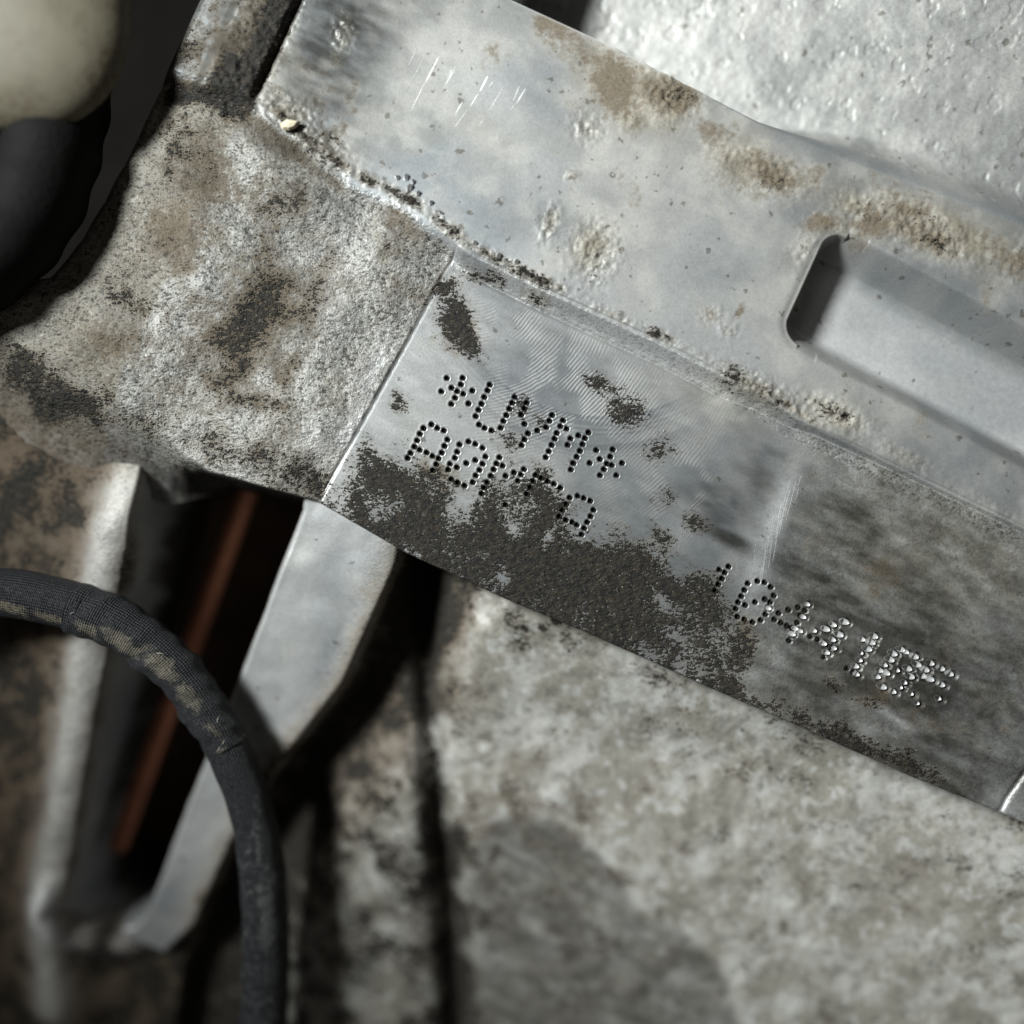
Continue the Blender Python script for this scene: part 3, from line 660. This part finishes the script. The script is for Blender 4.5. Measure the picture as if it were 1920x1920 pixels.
keep2 = (c(X2) > -420) & (c(X2) < 2400) & (c(Y2) < 2450) & (c(Y2) > 500) & (c(V2) > L3(c(U2)) - 70)
lab2 = np.where(c(dp) < -20, 0, np.where(c(db) < 2, 1, np.where(c(rs), 2, 3)))
lab2 = np.where((lab2 == 3) & (c(dr) < 62), 4, lab2)
allv2 = np.stack([(X2.ravel() - 960) * PX, (960 - Y2.ravel()) * PX, Z2.ravel() * PX], 1)
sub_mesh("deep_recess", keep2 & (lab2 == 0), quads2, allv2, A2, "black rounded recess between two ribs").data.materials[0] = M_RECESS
sub_mesh("flat_rib", keep2 & (lab2 == 1), quads2, allv2, A2, "flat grey rib with a worn beige edge")
sub_mesh("mottled_wall", keep2 & (lab2 == 2), quads2, allv2, A2, "mottled beige casting wall with a dark band built as a groove")
sub_mesh("brown_wall", keep2 & (lab2 == 3), quads2, allv2, A2, "brown grimy casting wall")
sub_mesh("rounded_rib", keep2 & (lab2 == 4), quads2, allv2, A2, "pale rounded rib beside the recess")

# sheet added behind the shoulder, the gap's deep shade put into its colour
gx_, gy_ = np.meshgrid(np.arange(-900, 820, 20.0), np.arange(-900, 1100, 20.0), indexing='ij')
gz_ = -520 + 60 * (fbm(gx_, gy_, 160, 2) - .5) - 40 * S((gx_ - 100) / 300)
G = noise_attrs(gx_, gy_); G.update({k: 0 * gx_ for k in ('grain', 'oil_shade', 'rub_light', 'warm', 'mott', 'mill', 'spk')}); G['mud'] = 0 * gx_; G['dirt_shade'] = 0 * gx_ + .95; G['tan'] = 0 * gx_ + .6
ii = np.arange(gx_.size).reshape(gx_.shape)
q3 = np.stack([ii[:-1, :-1], ii[:-1, 1:], ii[1:, 1:], ii[1:, :-1]], -1).reshape(-1, 4)
sub_mesh("gap_shade_sheet", np.ones(len(q3), bool), q3, np.stack([(gx_.ravel() - 960) * PX, (960 - gy_.ravel()) * PX, gz_.ravel() * PX], 1), G, "near-black sheet painted as the deep shade of the gap beside the shoulder").data.materials[0] = M_GAP_SHADE

# ================================================================== LOOSE THINGS
def tube_rings(path, radii, n, twist=0.0, fn=None):
    """path: (k,3) px-space (x,y,z) lateral; returns verts (px-space) and quads"""
    path = np.array(path, float); K = len(path)
    tan = np.gradient(path, axis=0); tan /= np.linalg.norm(tan, axis=1)[:, None]
    V = []
    for i in range(K):
        t = tan[i]; b = np.cross(t, [0, 0, 1.0]); b /= np.linalg.norm(b); c = np.cross(b, t)
        for j in range(n):
            a = 2 * math.pi * j / n
            r = radii[i] * (1 + (fn(i / (K - 1), a, i) if fn else 0))
            V.append(path[i] + r * (math.cos(a) * b + math.sin(a) * c))
    F = []
    for i in range(K - 1):
        for j in range(n):
            F.append((i * n + j, i * n + (j + 1) % n, (i + 1) * n + (j + 1) % n, (i + 1) * n + j))
    return np.array(V), np.array(F)

def spline(pts, n):
    pts = np.array(pts, float); d = np.r_[0, np.cumsum(np.linalg.norm(np.diff(pts, axis=0), axis=1))]
    s = np.linspace(0, d[-1], n); out = []
    # Catmull-Rom through the points
    for q in s:
        i = min(max(np.searchsorted(d, q) - 1, 0), len(pts) - 2)
        t = (q - d[i]) / (d[i + 1] - d[i])
        p0 = pts[max(i - 1, 0)]; p1 = pts[i]; p2 = pts[i + 1]; p3 = pts[min(i + 2, len(pts) - 1)]
        out.append(.5 * ((2 * p1) + (-p0 + p2) * t + (2 * p0 - 5 * p1 + 4 * p2 - p3) * t * t + (-p0 + 3 * p1 - 3 * p2 + p3) * t ** 3))
    return np.array(out)

def to_world(V): return np.stack([(V[:, 0] - 960) * PX, (960 - V[:, 1]) * PX, V[:, 2] * PX], 1)

# ---- cable
def cable_material(name, weave, dust):
    n = NT(name)
    L = n.attr('along'); R = n.attr('round'); du = n.attr('dust')
    a = n.math('SINE', n.math('ADD', n.math('MULTIPLY', L, weave), n.math('MULTIPLY', R, 26.0)))
    b = n.math('SINE', n.math('SUBTRACT', n.math('MULTIPLY', L, weave), n.math('MULTIPLY', R, 26.0)))
    h = n.math('MULTIPLY', a, b)
    n12 = n.noise(16, 4, 0.7); n5 = n.noise(5, 3, 0.7)
    col = n.mix(n12, (0.010, 0.011, 0.014), (0.034, 0.035, 0.040))
    col = n.mix(n.math('MULTIPLY', n.ss(h, 0.1, 0.8), .6), col, (0.055, 0.056, 0.060))
    f = n.math('ADD', du, n.math('ADD', n.math('MULTIPLY', n.math('SUBTRACT', n12, .5), 1.2), n.math('MULTIPLY', n.math('SUBTRACT', n5, .5), .5)))
    f = n.math('MULTIPLY', n.ss(f, .42, .75), n.ss(du, .02, .15))
    col = n.mix(n.math('MULTIPLY', f, .9), col, dust)
    nrm = n.bump(h, 2.2); nrm = n.bump(n5, 4.0, nrm)
    return n.done(col, n.mixf(f, .55, .9), 0.0, nrm, .4)
M_BRAID = cable_material("braided_sleeve", .95, (0.20, 0.175, 0.13))
M_TAPE = cable_material("cloth_tape", .75, (0.19, 0.172, 0.135))
M_SHEATH = cable_material("rubber_sheath", .85, (0.16, 0.165, 0.165))
cpts = [(-260, 1140, -45), (-120, 1108, -40), (0, 1111, -40), (90, 1124, -40), (180, 1152, -42), (262, 1196, -46), (330, 1256, -58), (385, 1330, -74), (430, 1410, -90), (466, 1500, -112), (488, 1600, -140), (497, 1700, -170), (498, 1800, -200), (495, 1920, -230), (490, 2100, -270)]
cl = np.array([[*lift(a, b, z), z] for a, b, z in cpts])
P = spline(cl, 420)
slen = np.r_[0, np.cumsum(np.linalg.norm(np.diff(P, axis=0), axis=1))]
def nearest(px): return int(np.argmin(np.hypot(P[:, 0] - lift(*px, -30)[0], P[:, 1] - lift(*px, -30)[1])))
i1 = nearest((135, 1135)); i2 = nearest((428, 1405))
cable = empty("braided_cable", tuple(to_world(P[i1:i1 + 1])[0]), "black braided cable curving across the lower left, dusty and taped", "cable")
def cable_part(name, a, b, r0, r1, mat, dustfn, fn):
    seg = P[a:b]; K = len(seg); rad = np.linspace(r0, r1, K); n = 40
    V, F = tube_rings(seg, rad, n, fn=fn)
    al = np.repeat(slen[a:b], n); ro = np.tile(np.arange(n) / n * 2 * math.pi, K)
    return mesh_obj(name, to_world(V), F[:, ::-1].copy(), mat, cable, {'along': al, 'round': ro, 'dust': dustfn(V, al, ro, np.repeat(np.linspace(0, 1, K), n))})
def wob(am, ks):
    return lambda t, a, i: am * (math.sin(ks * t * 6.28 + 2 * a) * .5 + math.sin(ks * 2.3 * t * 6.28 - a) * .5)
def d1(V, al, ro, t):
    return blobs(V[:, 0], V[:, 1], [(20, 1140, 70, 18, 12, .75), (95, 1160, 50, 14, 15, .8), (0, 1100, 40, 6, 0, .3), (-150, 1130, 100, 20, 0, .6)])
def d2(V, al, ro, t):
    return np.maximum(blobs(V[:, 0], V[:, 1], [(165, 1180, 40, 16, 30, .85), (225, 1205, 60, 22, 35, .9), (300, 1250, 60, 28, 45, .9), (345, 1310, 50, 26, 55, .8), (390, 1380, 40, 18, 60, .6)]), .42 * bell((((t * 2.6 + ro / 6.2832 + .55) % 1.0) - .06) / .05) + .6 * S((t - .97) / .02) * (np.sin(ro * 5) > -.2))
def d3(V, al, ro, t):
    return np.maximum(.20 + .25 * S((V[:, 1] - 1480) / 180), blobs(V[:, 0], V[:, 1], [(462, 1600, 22, 160, 0, .6), (470, 1760, 24, 180, 0, .75)]))
cable_part("braided_sleeve", 0, i1 + 6, 47, 47, M_BRAID, d1, wob(.03, 2))
def flap(t, a, i):
    ph = (t * 2.6 + a / 6.2832 + .55 + .02 * math.sin(40 * t)) % 1.0
    step = .13 * max(0, 1 - ph * 3.2) + (.10 * (ph - .9) / .1 if ph > .9 else 0)
    return .03 * math.sin(9 * t * 6.28 + a) + .03 * math.sin(3 * t * 6.28 + 2 * a) + step
cable_part("tape_wrap", i1, i2, 48, 42, M_TAPE, d2, flap)
cable_part("rubber_sheath", i2 - 5, len(P), 41, 54, M_SHEATH, d3, wob(.03, 4))
M_FLUFF = simple("lint", (0.26, 0.24, 0.20), (0.4, 0.38, 0.32), 8, .9)
for (fx, fy) in [(412, 1352), (425, 1385), (418, 1396), (470, 1668), (492, 1692), (300, 1222), (140, 1150)]:
    k = nearest((fx, fy)); q = P[k]
    ang0 = rngl.uniform(0, 6.28); L = rngl.uniform(7, 15)
    lx, ly = lift(fx, fy, q[2] + 30)
    off = np.array([lx - q[0], ly - q[1]]); rr = min(np.hypot(*off), 47.0)
    zz = q[2] + math.sqrt(max(50.0 ** 2 - rr * rr, 20.0))
    path = np.array([[lx + L * t * math.cos(ang0 + .3 * t), ly + L * t * math.sin(ang0 + .3 * t), zz + 1 + 1.5 * math.sin(3 * t)] for t in np.linspace(0, 1, 5)])
    V, F = tube_rings(path, [.6, .9, .8, .6, .3], 5)
    mesh_obj("frayed_thread", to_world(V), F[:, ::-1].copy(), M_FLUFF, cable)

# ---- copper pipe in the recess
M_COPPER = simple("tarnished_copper", (0.20, 0.078, 0.046), (0.52, 0.205, 0.115), 60, .6, .4, 1.0, 14)
za_, zb_ = -330, -390
pa = np.array([*lift(490, 850, za_), za_]); pb = np.array([*lift(222, 1585, zb_), zb_])
copper = empty("copper_pipe", tuple(to_world(pb[None])[0]), "tarnished copper pipe running down inside the black recess", "pipe")
path = np.array([pa + (pb - pa) * t for t in np.linspace(0, 1, 24)])
V, F = tube_rings(path, [21] * 24, 24, fn=lambda t, a, i: .02 * math.sin(5 * t + a))
mesh_obj("pipe_shaft", to_world(V), F[:, ::-1].copy(), M_COPPER, copper)
d = (pb - pa) / np.linalg.norm(pb - pa)
path = np.array([pb + d * t for t in (-4, 4, 10, 13)])
V, F = tube_rings(path, [21, 20, 14, 2], 24)
mesh_obj("pipe_tip", to_world(V), F[:, ::-1].copy(), M_COPPER, copper)

# ---- cream cap above the dark gap, upper left
def cap_material():
    n = NT("cream_plastic")
    a = n.noise(110, 4, .6); b = n.noise(12, 4, .7); c_ = n.noise(4, 2, .6)
    col = n.mix(a, (0.10, 0.088, 0.058), (0.19, 0.172, 0.125))
    col = n.mix(n.math('MULTIPLY', n.ss(b, .42, .66), n.ss(a, .62, .35)), col, (0.085, 0.062, 0.038))
    return n.done(col, .55, 0.0, n.bump(c_, 1.2), .4)
M_CAP = cap_material()
M_RUB = simple("dark_rubber", (0.003, 0.003, 0.003), (0.007, 0.007, 0.006), 40, .75, 0, 2.0, 10, .15)
zc0 = 150
cx, cy = lift(-4, 2, zc0)
cap = empty("rounded_cap", tuple(to_world(np.array([[cx, cy, zc0 - 300]]))[0]), "cream rounded plastic cap poking into the top left corner", "cap")
def lathe(cx, cy, prof, n=72, tilt=(0, 0), sq=2.0):
    V = []
    for (r, z) in prof:
        for j in range(n):
            a = 2 * math.pi * j / n; ca, sa = math.cos(a), math.sin(a)
            k = (abs(ca) ** sq + abs(sa) ** sq) ** (-1 / sq)
            V.append((cx + r * k * ca + tilt[0] * z, cy + r * k * sa + tilt[1] * z, z))
    F = []
    for i in range(len(prof) - 1):
        for j in range(n):
            F.append((i * n + j, (i + 1) * n + j, (i + 1) * n + (j + 1) % n, i * n + (j + 1) % n))
    return np.array(V), np.array(F)
prof = [(206 * math.cos(t), zc0 - 60 + 85 * math.sin(t)) for t in np.linspace(0, math.pi / 2 - .02, 18)]
prof = [(60, zc0 - 170), (110, zc0 - 150), (165, zc0 - 105), (196, zc0 - 75)] + prof
V, F = lathe(cx, cy, prof, sq=2.35)
mesh_obj("cap_dome", to_world(V), F[:, ::-1].copy(), M_CAP, cap)
hp = spline(np.array([[*lift(a, b, z), z] for a, b, z in [(150, -260, 20), (140, -60, 20), (122, 140, 25), (95, 290, 40), (45, 410, 50), (-60, 510, 50), (-260, 590, 40)]]), 90)
V, F = tube_rings(hp, [84.0] * 90, 40, fn=lambda t, a, i: .035 * math.sin(t * 75))
rh = mesh_obj("shading_hose", to_world(V), F[:, ::-1].copy(), M_RUB)  # dim hose under the cap, enlarged and raised to shade the shoulder
c0 = to_world(hp[45:46])[0]
rh.data.transform(mathutils.Matrix.Translation(-c0)); rh.location = c0
tag(rh, "black ribbed hose below the cream cap, enlarged to shade the shoulder", "hose")

# ---- crumb of grit lying on the flange
M_GRIT = simple("pale_grit", (0.50, 0.44, 0.30), (0.66, 0.60, 0.46), 8, .7, 0, .8, 5)
z = float(upper_height(np.array([545.]), np.array([237.]), False)[0])
gx, gy = lift(545, 237, z)
V = []; F = []; K, N = 5, 7
for i in range(K):
    t = i / (K - 1) * math.pi
    for j in range(N):
        a = 2 * math.pi * j / N; r = math.sin(t) * (1 + .26 * math.sin(2 * a + 1) + .14 * math.cos(3 * a))
        lx, ly = 17 * r * math.cos(a), 12 * r * math.sin(a)
        V.append((gx + lx * .97 + ly * .2, gy + ly - lx * .2, z + 8 + 9 * math.cos(t) + .15 * lx))
for i in range(K - 1):
    for j in range(N):
        F.append((i * N + j, (i + 1) * N + j, (i + 1) * N + (j + 1) % N, i * N + (j + 1) % N))
o = mesh_obj("grit_crumb", to_world(np.array(V)), np.array(F)[:, ::-1].copy(), M_GRIT, smooth=False)
c0 = to_world(np.array([[gx, gy, z]]))[0]
o.data.transform(__import__('mathutils').Matrix.Translation(-c0)); o.location = c0
tag(o, "small pale yellow crumb of grit on the flange corner", "grit")
